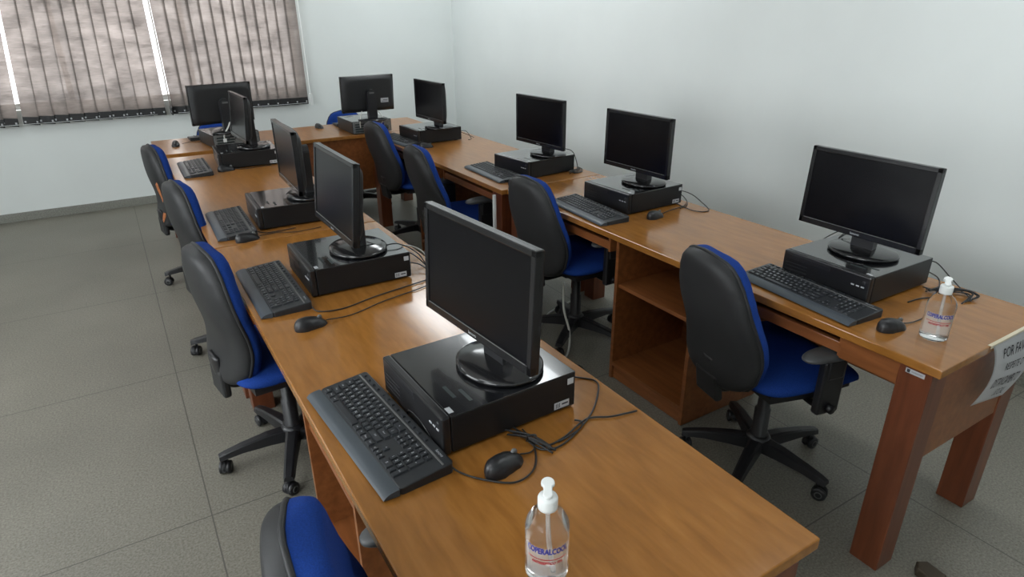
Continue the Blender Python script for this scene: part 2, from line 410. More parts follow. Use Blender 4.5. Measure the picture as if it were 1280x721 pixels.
# ------------------------------------------------------------------ desktop computer (case lying flat); user side = local -Y
CW, CD, CHT = .325, .36, .10
cm = {}
def case_meshes():
    m = MB()
    m.box((-CW/2, -CD/2+.022, .006), (CW/2, CD/2, CHT-.001), 'case', .003)
    m.box((-CW/2+.001, -CD/2+.0225, CHT-.004), (CW/2-.001, CD/2-.001, CHT), 'lid', .001)
    for a, b in ((-.14, -.15), (.12, -.15), (-.14, .13), (.12, .13)): m.box((a, b, 0), (a+.025, b+.025, .008), 'black')
    m.box((CW/2-.115, -CD/2+.06, CHT-.0005), (CW/2-.06, -CD/2+.069, CHT+.0006), 'port', .0003)
    m.box((CW/2-.085, -CD/2+.085, CHT-.0005), (CW/2-.03, -CD/2+.094, CHT+.0006), 'port', .0003)
    cm['body'] = m.mesh('case_body')
    m = MB(); m.box((-CW/2, -CD/2, .004), (CW/2, -CD/2+.021, CHT+.001), 'case_front', .005)
    m.box((-CW/2+.012, -CD/2-.001, .075), (.02, -CD/2+.004, .092), 'black', .001)
    for k in range(4): m.box((-CW/2+.012, -CD/2-.0008, .02+k*.012), (-CW/2+.10, -CD/2+.003, .026+k*.012), 'black', .001)
    cm['front'] = m.mesh('front_panel')
    m = MB()
    for k in range(3): m.box((CW/2-.062+k*.017, -CD/2-.0015, .060), (CW/2-.051+k*.017, -CD/2+.002, .0645), 'silver', .0005)
    cm['ports'] = m.mesh('usb_port')
    m = MB(); m.lathe([(.0001, 0), (.007, 0), (.007, .002), (.005, .003), (.0001, .003)], 'dark', T(CW/2-.02, -CD/2+.001, .078) @ RX(90), 16)
    cm['button'] = m.mesh('power_button')
    m = MB(); m.box((CW/2-.034, -CD/2+.024, CHT), (CW/2-.012, -CD/2+.036, CHT+.0012), 'silver', .0003)
    cm['badge'] = m.mesh('badge')
    m = MB()
    m.box((CW/2-.0005, CD/2-.062, .012), (CW/2+.001, CD/2-.018, .030), 'silver', .0003)
    for k in range(3): m.box((CW/2+.0008, CD/2-.058+k*.005, .015), (CW/2+.0014, CD/2-.056+k*.005, .027), 'ink')
    m.box((CW/2+.0008, CD/2-.04, .02), (CW/2+.0014, CD/2-.022, .024), 'ink')
    cm['sticker'] = m.mesh('serial_sticker')
    m = MB(); m.box((CW/2-.0005, CD/2-.024, .070), (CW/2+.001, CD/2-.006, .086), 'silver', .0003)
    cm['seal'] = m.mesh('seal_sticker')
    m = MB()      # back plate with vents, card slots and sockets
    m.box((-CW/2+.004, CD/2-.002, .008), (CW/2-.004, CD/2+.002, CHT-.004), 'metal', .001)
    for k in range(4): m.box((.02, CD/2+.001, .016+k*.018), (.14, CD/2+.0035, .028+k*.018), 'port', .001)
    for k in range(4): m.box((-.10+k*.026, CD/2+.001, .055), (-.082+k*.026, CD/2+.005, .075), 'port' if k % 2 else 'label_blue', .001)
    m.lathe([(.0001, 0), (.022, 0), (.022, .003), (.0001, .003)], 'port', T(-.115, CD/2+.004, .035) @ RX(90), 20)
    m.box((-.08, CD/2+.001, .015), (-.045, CD/2+.006, .04), 'port', .001)
    cm['back'] = m.mesh('back_plate')
case_meshes()
CASES = 'black desktop computers lying flat'
def computer(label, x, y, deg, stickers=True, z=TOP):
    t = thing('desktop_computer', label, 'computer', (x, y, z), R(deg), CASES)
    obj('case_body', cm['body'], t)
    f = obj('front_panel', cm['front'], t)
    obj('usb_port', cm['ports'], f); obj('power_button', cm['button'], f)
    b = obj('badge', cm['badge'], t); b['label'] = 'small silver badge'
    obj('back_plate', cm['back'], t)
    if stickers:
        s = obj('serial_sticker', cm['sticker'], t); s['label'] = 'white serial number sticker'
        s = obj('seal_sticker', cm['seal'], t); s['label'] = 'white seal sticker'
    return t

# ------------------------------------------------------------------ monitors; origin on the computer's top under the base centre
mm = {}
MW, MH = .44, .275
def monitor_meshes():
    # panel: local z=0 at bottom edge, screen face at y=0, user at -Y
    m = MB(); bz, bb = .015, .022
    m.box((-MW/2, 0, 0), (-MW/2+bz, .016, MH), 'bezel', .002); m.box((MW/2-bz, 0, 0), (MW/2, .016, MH), 'bezel', .002)
    m.box((-MW/2, 0, MH-bz), (MW/2, .016, MH), 'bezel', .002); m.box((-MW/2, 0, 0), (MW/2, .016, bb), 'bezel', .002)
    mm['bezel'] = m.mesh('bezel')
    m = MB()
    m.box((-MW/2, .012, 0), (MW/2, .024, MH), 'bezel', .003)
    def back(u, v):
        x = (u-.5)*2; z = (v-.5)*2
        e = (1-abs(x)**5)*(1-abs(z)**5)
        return Vector((x*MW/2*.985, .024+.030*min(1, e*2.2)*(.75+.25*(1-abs(x)))-.001, MH/2+z*MH/2*.98))
    m.grid(back, 26, 18, 'shell')
    mm['housing'] = m.mesh('housing')
    m = MB().box((-MW/2+bz, .003, bb), (MW/2-bz, .010, MH-bz), 'screen'); mm['screen'] = m.mesh('screen')
    m = MB().box((-MW/2+bz+.004, -.0006, bb-.0018), (MW/2-bz-.004, .001, bb-.0002), 'shell_grey'); mm['strip'] = m.mesh('bezel_strip')
    m = MB().text('lenovo', .012, 'silver', T(0, -.0003, .010) @ RX(90)); mm['logo'] = m.mesh('logo')
    # round base with dished top
    m = MB().lathe([(.0001, 0), (.112, 0), (.118, .004), (.118, .010), (.110, .015), (.06, .019), (.03, .022), (.0001, .022)], 'gloss', Matrix.Scale(.86, 4, (0, 1, 0)), 56)
    mm['base'] = m.mesh('stand_base')
    m = MB().prism([(-.04, -.018), (.04, -.018), (.032, .022), (-.032, .022)], .016, .13, 'black', .004, smooth=False)
    mm['neck'] = m.mesh('stand_neck')
    # tall column stand
    m = MB(); pr = [(-.036, 0)]+[(-.036, .19)]+[(.036*math.cos(a), .19+.036*math.sin(a)*.9) for a in [math.pi-math.pi*k/10 for k in range(1, 10)]]+[(.036, .19), (.036, 0)]
    m.prism(pr, -.020, .020, 'black', .004, mtx=RX(90))
    m.box((-.020, -.050, .15), (.020, -.015, .19), 'black', .003)
    mm['column'] = m.mesh('stand_column')
    m = MB().prism([(-.02*1.0, -.006), (.02, -.006), (.02, .006), (-.02, .006)], 0, .0012, 'shell_grey'); mm['clabel'] = m.mesh('column_badge')
    m = MB().box((-.033, 0, -.017), (.033, .0012, .017), 'silver', .0004).box((-.026, .0012, -.009), (.026, .0016, -.006), 'ink').box((-.026, .0012, 0), (.014, .0016, .004), 'ink')
    mm['sticker'] = m.mesh('sticker')
monitor_meshes()
MONS = 'black flat monitors'
def monitor(label, px, py, deg, tilt, zb, column=False, sticker=False):
    """px,py = middle of the panel's bottom edge; zb its height"""
    a = R(deg); off = .075 if not column else .085
    bx, by = px-math.sin(a)*off, py+math.cos(a)*off
    z0 = TOP+CHT+.0015
    t = thing('monitor', label, 'monitor', (bx, by, z0), a, MONS)
    rot = (R(-tilt), 0, 0); loc = (0, -off, zb-z0)
    h = obj('housing', mm['housing'], t, loc, rot)
    b = obj('bezel', mm['bezel'], t, loc, rot)
    obj('logo', mm['logo'], b); obj('bezel_strip', mm['strip'], b)
    obj('screen', mm['screen'], t, loc, rot)
    obj('stand_base', mm['base'], t)
    if column:
        c = obj('stand_column', mm['column'], t, (0, .0, .014))
        k = obj('column_badge', mm['clabel'], c, (0, .0202, .195), (R(-90), 0, 0)); k['label'] = 'grey badge'
    else:
        obj('stand_neck', mm['neck'], t)
    if sticker:
        k = obj('sticker', mm['sticker'], h, (-.125, .0525, .085)); k['label'] = 'white inventory sticker'
    return t

# ------------------------------------------------------------------ keyboards
U = .0188
ROWS = [
 (.040, [('`', 1), ('1', 1), ('2', 1), ('3', 1), ('4', 1), ('5', 1), ('6', 1), ('7', 1), ('8', 1), ('9', 1), ('0', 1), ('-', 1), ('=', 1), ('<', 2)]),
 (.021, [('Tab', 1.5), ('Q', 1), ('W', 1), ('E', 1), ('R', 1), ('T', 1), ('Y', 1), ('U', 1), ('I', 1), ('O', 1), ('P', 1), ('[', 1), (']', 1), ('|', 1.5)]),
 (.002, [('Caps', 1.75), ('A', 1), ('S', 1), ('D', 1), ('F', 1), ('G', 1), ('H', 1), ('J', 1), ('K', 1), ('L', 1), (';', 1), ('"', 1), ('Enter', 2.25)]),
 (-.017, [('Shift', 2.25), ('Z', 1), ('X', 1), ('C', 1), ('V', 1), ('B', 1), ('N', 1), ('M', 1), (',', 1), ('.', 1), ('/', 1), ('Shift', 2.75)]),
 (-.036, [('Ctrl', 1.25), ('Win', 1.25), ('Alt', 1.25), ('', 6.25), ('Alt', 1.25), ('Fn', 1.25), ('Menu', 1.25), ('Ctrl', 1.25)]),
]
KX0 = -.2155
KEYS = []
for y, row in ROWS:
    x = KX0
    for s, wd in row: KEYS.append((x+wd*U/2, y, wd*U-.0028, .0160, s)); x += wd*U
xn = KX0+15*U+.006
for k, s in enumerate(['Ins', 'Home', 'Up']): KEYS.append((xn+(k+.5)*.0158, .040, .0132, .0160, s))
for k, s in enumerate(['Del', 'End', 'Dn']): KEYS.append((xn+(k+.5)*.0158, .021, .0132, .0160, s))
KEYS.append((xn+1.5*.0158, -.017, .0132, .0150, '^'))
for k, s in enumerate(['<', 'v', '>']): KEYS.append((xn+(k+.5)*.0158, -.036, .0132, .0150, s))
xp = xn+3*.0158+.005
for r, y in enumerate([.040, .021, .002, -.017, -.036]):
    for c, s in enumerate([['Num', '/', '*', '-'], ['7', '8', '9', '+'], ['4', '5', '6', ''], ['1', '2', '3', 'Ent'], ['0', '', '.', '']][r]):
        if s == '' : continue
        wd = .0138 if s != '0' else .0138*2+.0028
        xx = xp+(c+.5)*.0166 if s != '0' else xp+.0166
        hgt = .0160; yy = y
        if s in ('+', 'Ent'): hgt = .035; yy = y-.0095
        KEYS.append((xx, yy, wd, hgt, s))
for k in range(13): KEYS.append((KX0+.008+k*.0262+(k//4)*.006, .0655, .0130, .0085, ''))
def slope(y): return .0165+(y+.045)*.075
key_cache = {}
def key_mesh(wd, hg, s):
    k = (round(wd, 4), round(hg, 4), s)
    if k not in key_cache:
        m = MB(); t = bmesh.new(); ins = .0016
        lo = [(-wd/2, -hg/2), (wd/2, -hg/2), (wd/2, hg/2), (-wd/2, hg/2)]
        hi = [(-wd/2+ins, -hg/2+ins), (wd/2-ins, -hg/2+ins), (wd/2-ins, hg/2-ins), (-wd/2+ins, hg/2-ins)]
        a = [t.verts.new((x, y, 0)) for x, y in lo]; b = [t.verts.new((x, y, .0042)) for x, y in hi]
        t.faces.new(b); t.faces.new(a[::-1])
        for i in range(4): t.faces.new((a[i], a[(i+1) % 4], b[(i+1) % 4], b[i]))
        m._add(t, 'key')
        if s:
            sz = .0088 if len(s) == 1 else .0050
            m.text(s, sz, 'legend', T(-.0008 if len(s) == 1 else 0, .0006, .0044), depth=0)
        key_cache[k] = m.mesh('key')
    return key_cache[k]
km = {}
def keyboard_meshes():
    def rr(x0, x1, y0, y1, r, n=5):
        P = []
        for cx, cy, a0 in ((x1-r, y0+r, -90), (x1-r, y1-r, 0), (x0+r, y1-r, 90), (x0+r, y0+r, 180)):
            for k in range(n+1): a = R(a0+90*k/n); P.append((cx+r*math.cos(a), cy+r*math.sin(a)))
        return P
    def deck(pts, mat, bev, zoff=0):
        m = MB(); t = bmesh.new()
        a = [t.verts.new((x, y, .0)) for x, y in pts]; b = [t.verts.new((x, y, slope(y)+zoff)) for x, y in pts]
        n = len(pts); top = t.faces.new(b); t.faces.new(a[::-1])
        for i in range(n): t.faces.new((a[i], a[(i+1) % n], b[(i+1) % n], b[i]))
        bmesh.ops.recalc_face_normals(t, faces=t.faces)
        bmesh.ops.bevel(t, geom=list(top.edges), offset=bev, segments=3, affect='EDGES', profile=.5)
        m._add(t, mat); return m
    km['body'] = deck(rr(-.228, .228, -.048, .078, .010), 'kbody', .003).mesh('keyboard_body')
    km['bar'] = MB().box((-.22, -.0022, 0), (.222, .0022, .0022), 'shell_grey', .0008, mtx=T(0, .0555, slope(.0555)-.0005)).mesh('divider_bar')
    m = MB()
    def wr(u, v):
        y = -.0485-.036*v
        z = .0005+(slope(-.048)-.001)*math.sqrt(max(0, 1-(v*.98)**2.6))
        return Vector(((u-.5)*.456, y, z))
    m.grid(wr, 10, 12, 'rest')
    t = [(-.0485-.036*v/12, .0005+(slope(-.048)-.001)*math.sqrt(max(0, 1-(v/12*.98)**2.6))) for v in range(13)]
    for sx in (-.228, .228):
        bm2 = bmesh.new(); bm2.faces.new([bm2.verts.new((sx, y, z)) for y, z in t]+[bm2.verts.new((sx, t[0][0], 0))]); m._add(bm2, 'rest')
    km['rest'] = m.mesh('wrist_rest')
    km['logo'] = MB().text('lenovo', .0105, 'legend', T(.185, .067, slope(.067)+.0006) @ RX(4)).mesh('logo')
    m = MB()
    for (x, y, w_, h_, s) in KEYS:
        km_ = key_mesh(w_, h_, '')
        t = bmesh.new(); t.from_mesh(km_); m._add(t, 'key', T(x, y, slope(y)-.0004))
    km['caps'] = m.mesh('keycaps')
keyboard_meshes()
def cable(points, r=.0022):
    return MB().tube(points, r, 'cable', 6, sub=6)
def world_child(o, mb, name):
    """mesh given in world coordinates, attached to the thing o"""
    me = mb.mesh(name)
    mt = (T(*o.location) @ Matrix.Rotation(o.rotation_euler.z, 4, 'Z')).inverted()
    me.transform(mt); return obj(name, me, o)
KBG = 'black keyboards with grey wrist rests'
def keyboard(label, x, y, deg, full=True, cab=None):
    t = thing('keyboard', label, 'keyboard', (x, y, TOP+.0005), R(deg), KBG)
    b = obj('keyboard_body', km['body'], t)
    obj('divider_bar', km['bar'], b); obj('logo', km['logo'], b)
    r = obj('wrist_rest', km['rest'], t); r['label'] = 'smooth grey blue wrist rest'
    if full:
        for (kx, ky, w_, h_, s) in KEYS: obj('key', key_mesh(w_, h_, s), t, (kx, ky, slope(ky)-.0004), (R(4), 0, 0))
    else: obj('keycaps', km['caps'], t)
    if cab: world_child(t, cable(cab), 'cable')
    return t

# ------------------------------------------------------------------ mice
def mouse_mesh():
    m = MB()
    def f(u, v):
        a = 2*math.pi*u; ph = math.pi/2*v
        rx = .029*math.cos(ph)**.75; ry = .052*math.cos(ph)**.8
        z = .036*math.sin(ph)**1.0
        y = ry*math.sin(a)
        x = rx*math.cos(a)*(1-.10*math.cos(2*a)*0-.12*(abs(y)/.052 < .4))
        return Vector((x, y-.010*math.sin(ph), z*(1-.25*(y/.052)*.9)))
    m.grid(f, 28, 10, 'black')
    return m.mesh('mouse_body')
MOUSE = mouse_mesh()
WHEEL = MB().lathe([(.0001, -.0035), (.007, -.0035), (.008, 0), (.007, .0035), (.0001, .0035)], 'shell_grey', RY(90), 16).mesh('scroll_wheel')
MLOGO = MB().text('lenovo', .007, 'legend', T(0, 0, 0)).mesh('logo')
def mouse(label, x, y, deg, cab=None):
    t = thing('computer_mouse', label, 'mouse', (x, y, TOP+.0005), R(deg), 'small black computer mice')
    obj('mouse_body', MOUSE, t); obj('scroll_wheel', WHEEL, t, (0, .030, .024))
    obj('logo', MLOGO, t, (0, -.043, .0262), (R(38), 0, 0))
    if cab: world_child(t, cable(cab, .0018), 'cable')
    return t

zc = TOP+.004
def on(pts, z=zc): return [(p[0], p[1], (p[2] if len(p) > 2 else z)) for p in pts]

# ---- stations
ST = {
 'L1n': dict(pc=(.633, 1.208, -88.5), mon=(.604, 1.170, -85.4, 2.7, .947), kb=(.365, 1.212, -86.4), mouse=(.553, .945, -75)),
 'L1f': dict(pc=(.633, 2.200, -91), mon=(.579, 2.164, -89.9, 6.1, .935), kb=(.352, 2.189, -90.3), mouse=(.388, 1.832, -80)),
 'L2n': dict(pc=(.640, 3.055, -92), mon=(.631, 3.011, -92.1, 0, .907), kb=(.362, 3.063, -91.3), mouse=(.385, 2.800, -75)),
 'L2f': dict(pc=(.690, 4.427, -93), mon=(.655, 4.389, -88.3, 5.7, .909), kb=(.375, 4.384, -90.8), mouse=(.535, 4.245, -80)),
 'R1n': dict(pc=(2.134, 1.161, -90.7), mon=(2.080, 1.158, -91.1, 2.5, .923), kb=(1.874, 1.164, -94.5), mouse=(1.875, .870, -100)),
 'R1f': dict(pc=(2.148, 2.354, -88), mon=(2.112, 2.318, -88.3, .8, .918), kb=(1.862, 2.344, -94.0), mouse=(2.065, 2.095, -80)),
 'R2n': dict(pc=(2.119, 3.206, -84), mon=(2.102, 3.137, -85.7, 0, .913), kb=(1.868, 3.265, -92), mouse=(1.85, 2.975, -90)),
 'R2f': dict(pc=(2.030, 4.500, -88.5), mon=(1.972, 4.373, -87.4, 0, .911), kb=(1.80, 4.55, -84), mouse=(1.87, 4.22, -95)),
 'BL': dict(pc=(.715, 5.19, 188), mon=(.688, 5.14, 190.4, 4.7, .912), kb=(.70, 5.53, 182), mouse=(.357, 5.306, 170)),
 'BR': dict(pc=(1.755, 5.185, 181), mon=(1.762, 5.085, 183.9, 4.6, .913), kb=(1.84, 5.52, 178), mouse=(1.467, 5.485, 190)),
}
WHERE = {
 'L1n': 'nearest the camera on the left desks', 'L1f': 'second from the camera on the left desks',
 'L2n': 'third from the camera on the left desks', 'L2f': 'fourth from the camera on the left desks',
 'R1n': 'nearest the camera on the right desks', 'R1f': 'second from the camera on the right desks',
 'R2n': 'third from the camera on the right desks', 'R2f': 'fourth from the camera on the right desks',
 'BL': 'on the back desk before the window blinds', 'BR': 'on the back desk before bare white wall',
}
CAB = {
 'kb_L1n': [(.450, 1.000, TOP+.014), (.464, .977), (.492, .935), (.545, .890), (.603, .905), (.643, .966), (.651, 1.02)],
 'm_L1n': [(.600, .957, TOP+.008), (.628, .955), (.651, .977), (.656, 1.035)],
 'kb_L1f': [(.425, 1.97, TOP+.012), (.437, 1.923), (.515, 1.902), (.638, 1.937), (.840, 1.975)],
 'm_L1f': [(.437, 1.84, TOP+.008), (.521, 1.841), (.646, 1.885), (.803, 1.921), (.85, 1.95)],
 'kb_L2n': [(.439, 2.86, TOP+.012), (.471, 2.85), (.53, 2.845), (.60, 2.85)],
 'm_L2n': [(.435, 2.81, TOP+.008), (.516, 2.825), (.589, 2.79), (.70, 2.80)],
 'm_L2f': [(.584, 4.25, TOP+.008), (.635, 4.225), (.713, 4.23), (.80, 4.24)],
 'm_R1n': [(1.925, .865, TOP+.008), (1.96, .858), (2.02, .855), (2.08, .87)],
 'm_R1f': [(2.113, 2.105, TOP+.008), (2.20, 2.135), (2.30, 2.150), (2.365, 2.19)],
 'm_BL': [(.405, 5.33, TOP+.008), (.47, 5.40), (.53, 5.36), (.546, 5.30)],
}
for k, s in ST.items():
    wh = WHERE[k]
    computer('black computer lying flat under a monitor, '+wh, *s['pc'], stickers=k in ('L1n', 'L1f', 'L2f', 'R1f'))
    col = k in ('L1f', 'L2n', 'L2f', 'BL', 'BR')
    monitor(('black monitor seen from behind, ' if k[0] == 'B' else 'black flat monitor ')+wh, *s['mon'], column=col, sticker=k == 'BR')
    kx = s['kb']
    keyboard('black keyboard with grey wrist rest '+wh, *kx, full=k in ('L1n', 'L1f', 'R1n', 'R1f'), cab=on(CAB['kb_'+k]) if 'kb_'+k in CAB else None)
    mouse('small black mouse '+wh, *s['mouse'], cab=on(CAB['m_'+k]) if 'm_'+k in CAB else None)

# ---- loose cables
def loose(name, label, paths, r=.0022, mat='cable', cat='cable'):
    m = MB()
    for p in paths: m.tube(on(p), r, mat, 6)
    return tag(m.build(name), label, cat)
b = MB()
for k in range(6):
    q = random.uniform
    b.tube([(.625+q(-.015, .015), 1.035+q(-.005, .02), zc+q(0, .008)), (.648+q(-.006, .006), .985, zc+.010+q(-.005, .006)), (.672+q(-.02, .02), .945+q(-.02, .01), zc+q(0, .006))], .0022, 'cable', 6)
b.tube([(.64, .992, zc), (.640, .986, zc+.018), (.656, .980, zc+.018), (.658, .984, zc)], .002, 'cable', 6)
b.tube(on([(.643, 1.007), (.663, .957), (.719, .959), (.806, .988), (.861, .965), (.93, .950)]), .0022, 'cable', 6)
b.tube(on([(.643, 1.02), (.651, .951), (.709, .941), (.824, .996), (.904, 1.066), (.930, 1.11), (.90, 1.15), (.835, 1.16, TOP+.03)]), .0022, 'cable', 6)
b.tube(on([(.70, .952), (.74, .958), (.775, .968), (.79, .985), (.78, 1.0)]), .0022, 'cable', 6)
tag(b.build('cable_bundle'), 'tied bundle of black cables behind the nearest mouse on the left row', 'cable')
loose('computer_cable', 'thin cable arching between the nearest left keyboard and its black computer', [[(.452, 1.23, TOP+.006), (.450, 1.21, TOP+.030), (.453, 1.16, TOP+.034), (.456, 1.10, TOP+.016), (.455, 1.06, TOP+.005)]], .0016)
loose('computer_cable', 'black cables crossing over the second left computer and trailing behind it',
      [[(.69, 2.14, TOP+CHT+.03), (.74, 2.12, TOP+CHT+.012), (.80, 2.11, TOP+CHT+.01), (.86, 2.08, TOP+.07), (.88, 2.05, TOP+.02), (.86, 2.0)],
       [(.82, 2.20, TOP+.05), (.87, 2.17, TOP+.04), (.90, 2.10), (.87, 2.03)], [(.82, 2.12, TOP+.03), (.87, 2.09, TOP+.02), (.88, 2.0), (.85, 1.96)]])
loose('computer_cable', 'white cable hanging off the desk edge behind the second left computer', [[(.845, 2.30, TOP+.03), (.90, 2.27, TOP+.035), (.945, 2.23, TOP+.01), (.96, 2.2, TOP-.06), (.955, 2.19, TOP-.2)]], .003, 'wcable')
q = [(.46, .008), (.44, .0)]
b = MB()
for k in range(7):
    r_ = random.uniform
    b.tube([(2.24+r_(-.02, .02), .965+r_(-.02, .02), zc+r_(0, .01)), (2.28+r_(-.02, .02), .93, zc+r_(.003, .018)), (2.33+r_(-.02, .02), .89+r_(-.02, .02), zc+r_(.002, .02)), (2.31+r_(-.03, .02), .84+r_(-.01, .02), zc+r_(0, .012)), (2.25+r_(-.03, .03), .845, zc)], .0022, 'cable', 6)
b.tube(on([(2.10, .945), (2.16, .94), (2.22, .92), (2.30, .90, zc+.012)]), .0022, 'cable', 6)
b.tube([(2.318, 1.03, TOP+.07), (2.345, 1.0, TOP+.075), (2.365, .95, TOP+.03), (2.34, .90, TOP+.012)], .0022, 'cable', 6)
b.tube([(2.318, 1.05, TOP+.05), (2.36, .99, TOP+.02), (2.30, .95, zc), (2.22, .93, zc)], .0022, 'cable', 6)
tag(b.build('cable_bundle'), 'coiled black cables on the right desk behind the small sanitizer bottle', 'cable')
loose('computer_cable', 'black cable looping behind the nearest right computer at its far side',
      [[(2.315, 1.30, TOP+.07), (2.35, 1.36, TOP+.09), (2.30, 1.42, TOP+.03), (2.22, 1.40, zc), (2.10, 1.345, zc)], [(2.20, 1.22, TOP+CHT+.045), (2.215, 1.26, TOP+CHT+.03), (2.22, 1.29, TOP+CHT+.004), (2.28, 1.31, TOP+CHT+.004)]])
loose('computer_cable', 'black cables zigzagging behind the second right computer',
      [[(2.33, 2.30, TOP+.05), (2.36, 2.24, TOP+.055), (2.37, 2.17, TOP+.05), (2.365, 2.10, TOP+.03), (2.35, 2.03, zc), (2.29, 2.06, zc), (2.30, 2.17, zc), (2.33, 2.25, zc)],
       [(2.33, 2.26, TOP+.06), (2.36, 2.21, TOP+.03), (2.34, 2.16, zc), (2.26, 2.13, zc)]])
b = MB()
for k in range(6):
    r_ = random.uniform
    b.tube([(2.25+r_(-.03, .02), 3.0+r_(-.02, .03), zc+r_(0, .01)), (2.31+r_(-.02, .02), 3.04+r_(-.03, .03), zc+r_(0, .02)), (2.355+r_(-.02, .01), 3.07+r_(-.03, .03), zc+r_(0, .015)), (2.33+r_(-.02, .02), 3.01+r_(-.03, .03), zc), (2.27, 3.02+r_(-.02, .02), zc)], .0022, 'cable', 6)
b.tube([(2.20, 3.06, TOP+CHT+.05), (2.27, 3.03, TOP+CHT+.03), (2.31, 3.03, TOP+.05), (2.32, 3.04, zc)], .0024, 'cable', 6)
tag(b.build('cable_bundle'), 'tangle of black cables behind the third computer of the right row', 'cable')
loose('computer_cable', 'black cables poking out behind the farthest computer of the right row',
      [[(2.215, 4.40, TOP+.05), (2.26, 4.36, TOP+.06), (2.29, 4.33, zc), (2.25, 4.30, zc)], [(2.215, 4.44, TOP+.06), (2.28, 4.40, TOP+.03), (2.33, 4.36, zc)]])
b = MB()
for k in range(5):
    r_ = random.uniform
    b.tube([(.60+k*.04, 4.98+.03, TOP+.05), (.60+k*.045, 4.996, TOP+.075), (.62+k*.045+r_(-.03, .03), 5.01, TOP+CHT+.006), (.66+k*.03, 5.06, TOP+CHT+.03), (.69, 5.08, TOP+CHT+.07)], .0026, 'cable', 6)
tag(b.build('cable_bundle'), 'black cables plugged into the back of the left computer on the back desk', 'cable')
b = MB()
b.tube([(.655, 5.005, TOP+.06), (.66, 4.992, TOP+.10), (.70, 5.02, TOP+.15), (.725, 5.06, TOP+.19)], .005, 'wcable', 8)
b.box((.645, 4.986, TOP+.045), (.668, 5.006, TOP+.07), 'white', .003)
tag(b.build('monitor_cable'), 'white monitor cable rising from the left computer on the back desk', 'cable')
b = MB(); b2 = MB()
b.tube([(1.66, 5.000, TOP+.05), (1.66, 4.994, TOP+.10), (1.69, 5.03, TOP+.16), (1.71, 5.06, TOP+.19)], .004, 'wcable', 8)
b2.tube([(1.83, 5.000, TOP+.06), (1.85, 4.994, TOP+.11), (1.83, 5.03, TOP+.16), (1.80, 5.07, TOP+.18)], .004, 'wcable', 8)
tag(b.build('monitor_cable'), 'white cable left of the stand behind the right monitor on the back desk', 'cable')
tag(b2.build('monitor_cable'), 'white cable right of the stand behind the right monitor on the back desk', 'cable')
loose('power_cord', 'white power cord hanging by the base of the second right chair', [[(1.80, 2.44, .36), (1.79, 2.42, .22), (1.80, 2.38, .10), (1.76, 2.33, .02), (1.70, 2.30, .006), (1.62, 2.34, .006), (1.66, 2.45, .006), (1.9, 2.75, .006), (2.22, 2.86, .006)]], .006, 'wcable', 'cord')
loose('power_cord', 'black power cord lying on the floor in the aisle between the desk rows', [[(1.58, 2.35, .006), (1.66, 2.22, .006), (1.73, 2.20, .006), (1.70, 2.10, .006), (1.60, 2.05, .006), (1.45, 2.12, .006)]], .005, 'cable', 'cord')
tag(MB().box((1.690, 2.955, .0), (1.706, 2.972, .716), 'white', .003).box((1.686, 2.951, .0), (1.710, 2.976, .03), 'white', .003).build('cable_raceway'),
    'thin white vertical cable strip at the near leg of the far right desk', 'cable strip')

# ------------------------------------------------------------------ office chairs (face local -Y, origin on floor under the gas lift)
def interp(tab, v):
    for (a, p), (b, q) in zip(tab, tab[1:]):
        if v <= b:
            u = (v-a)/(b-a); u = u*u*(3-2*u)*.5+u*.5
            return p+(q-p)*u
    return tab[-1][1]
BHT = .505
PROF = [(0, .03), (.008, .075), (.03, .118), (.08, .160), (.16, .186), (.28, .198), (.42, .198), (.56, .190), (.70, .176), (.82, .157), (.90, .136), (.95, .112), (.98, .080), (.994, .048), (1, .018)]
hm = {}
def pad(side, thick, mat, n=26, nv=44):
    """one bulged face of the backrest with a steep side wall; side -1 = front (sitter) +1 = back"""
    m = MB()
    def lumb(v): return -.030*math.exp(-((v-.32)/.24)**2)+.012*v*v
    def f(u, v):
        s2 = math.sin((2*u-1)*math.pi/2); wv = interp(PROF, v)
        e = max(0, 1-abs(s2)**5)**.45*max(0, 1-abs(2*v-1)**14)**.45
        wrap = -.018*s2*s2*(wv/.2)
        flare = 1+(.035 if side < 0 else .02)*max(0, e)**.5*(1-.0*e)
        return Vector((wv*s2*flare, lumb(v)+wrap+side*thick*e, v*BHT))
    m.grid(f, n, nv, mat)
    return m, f
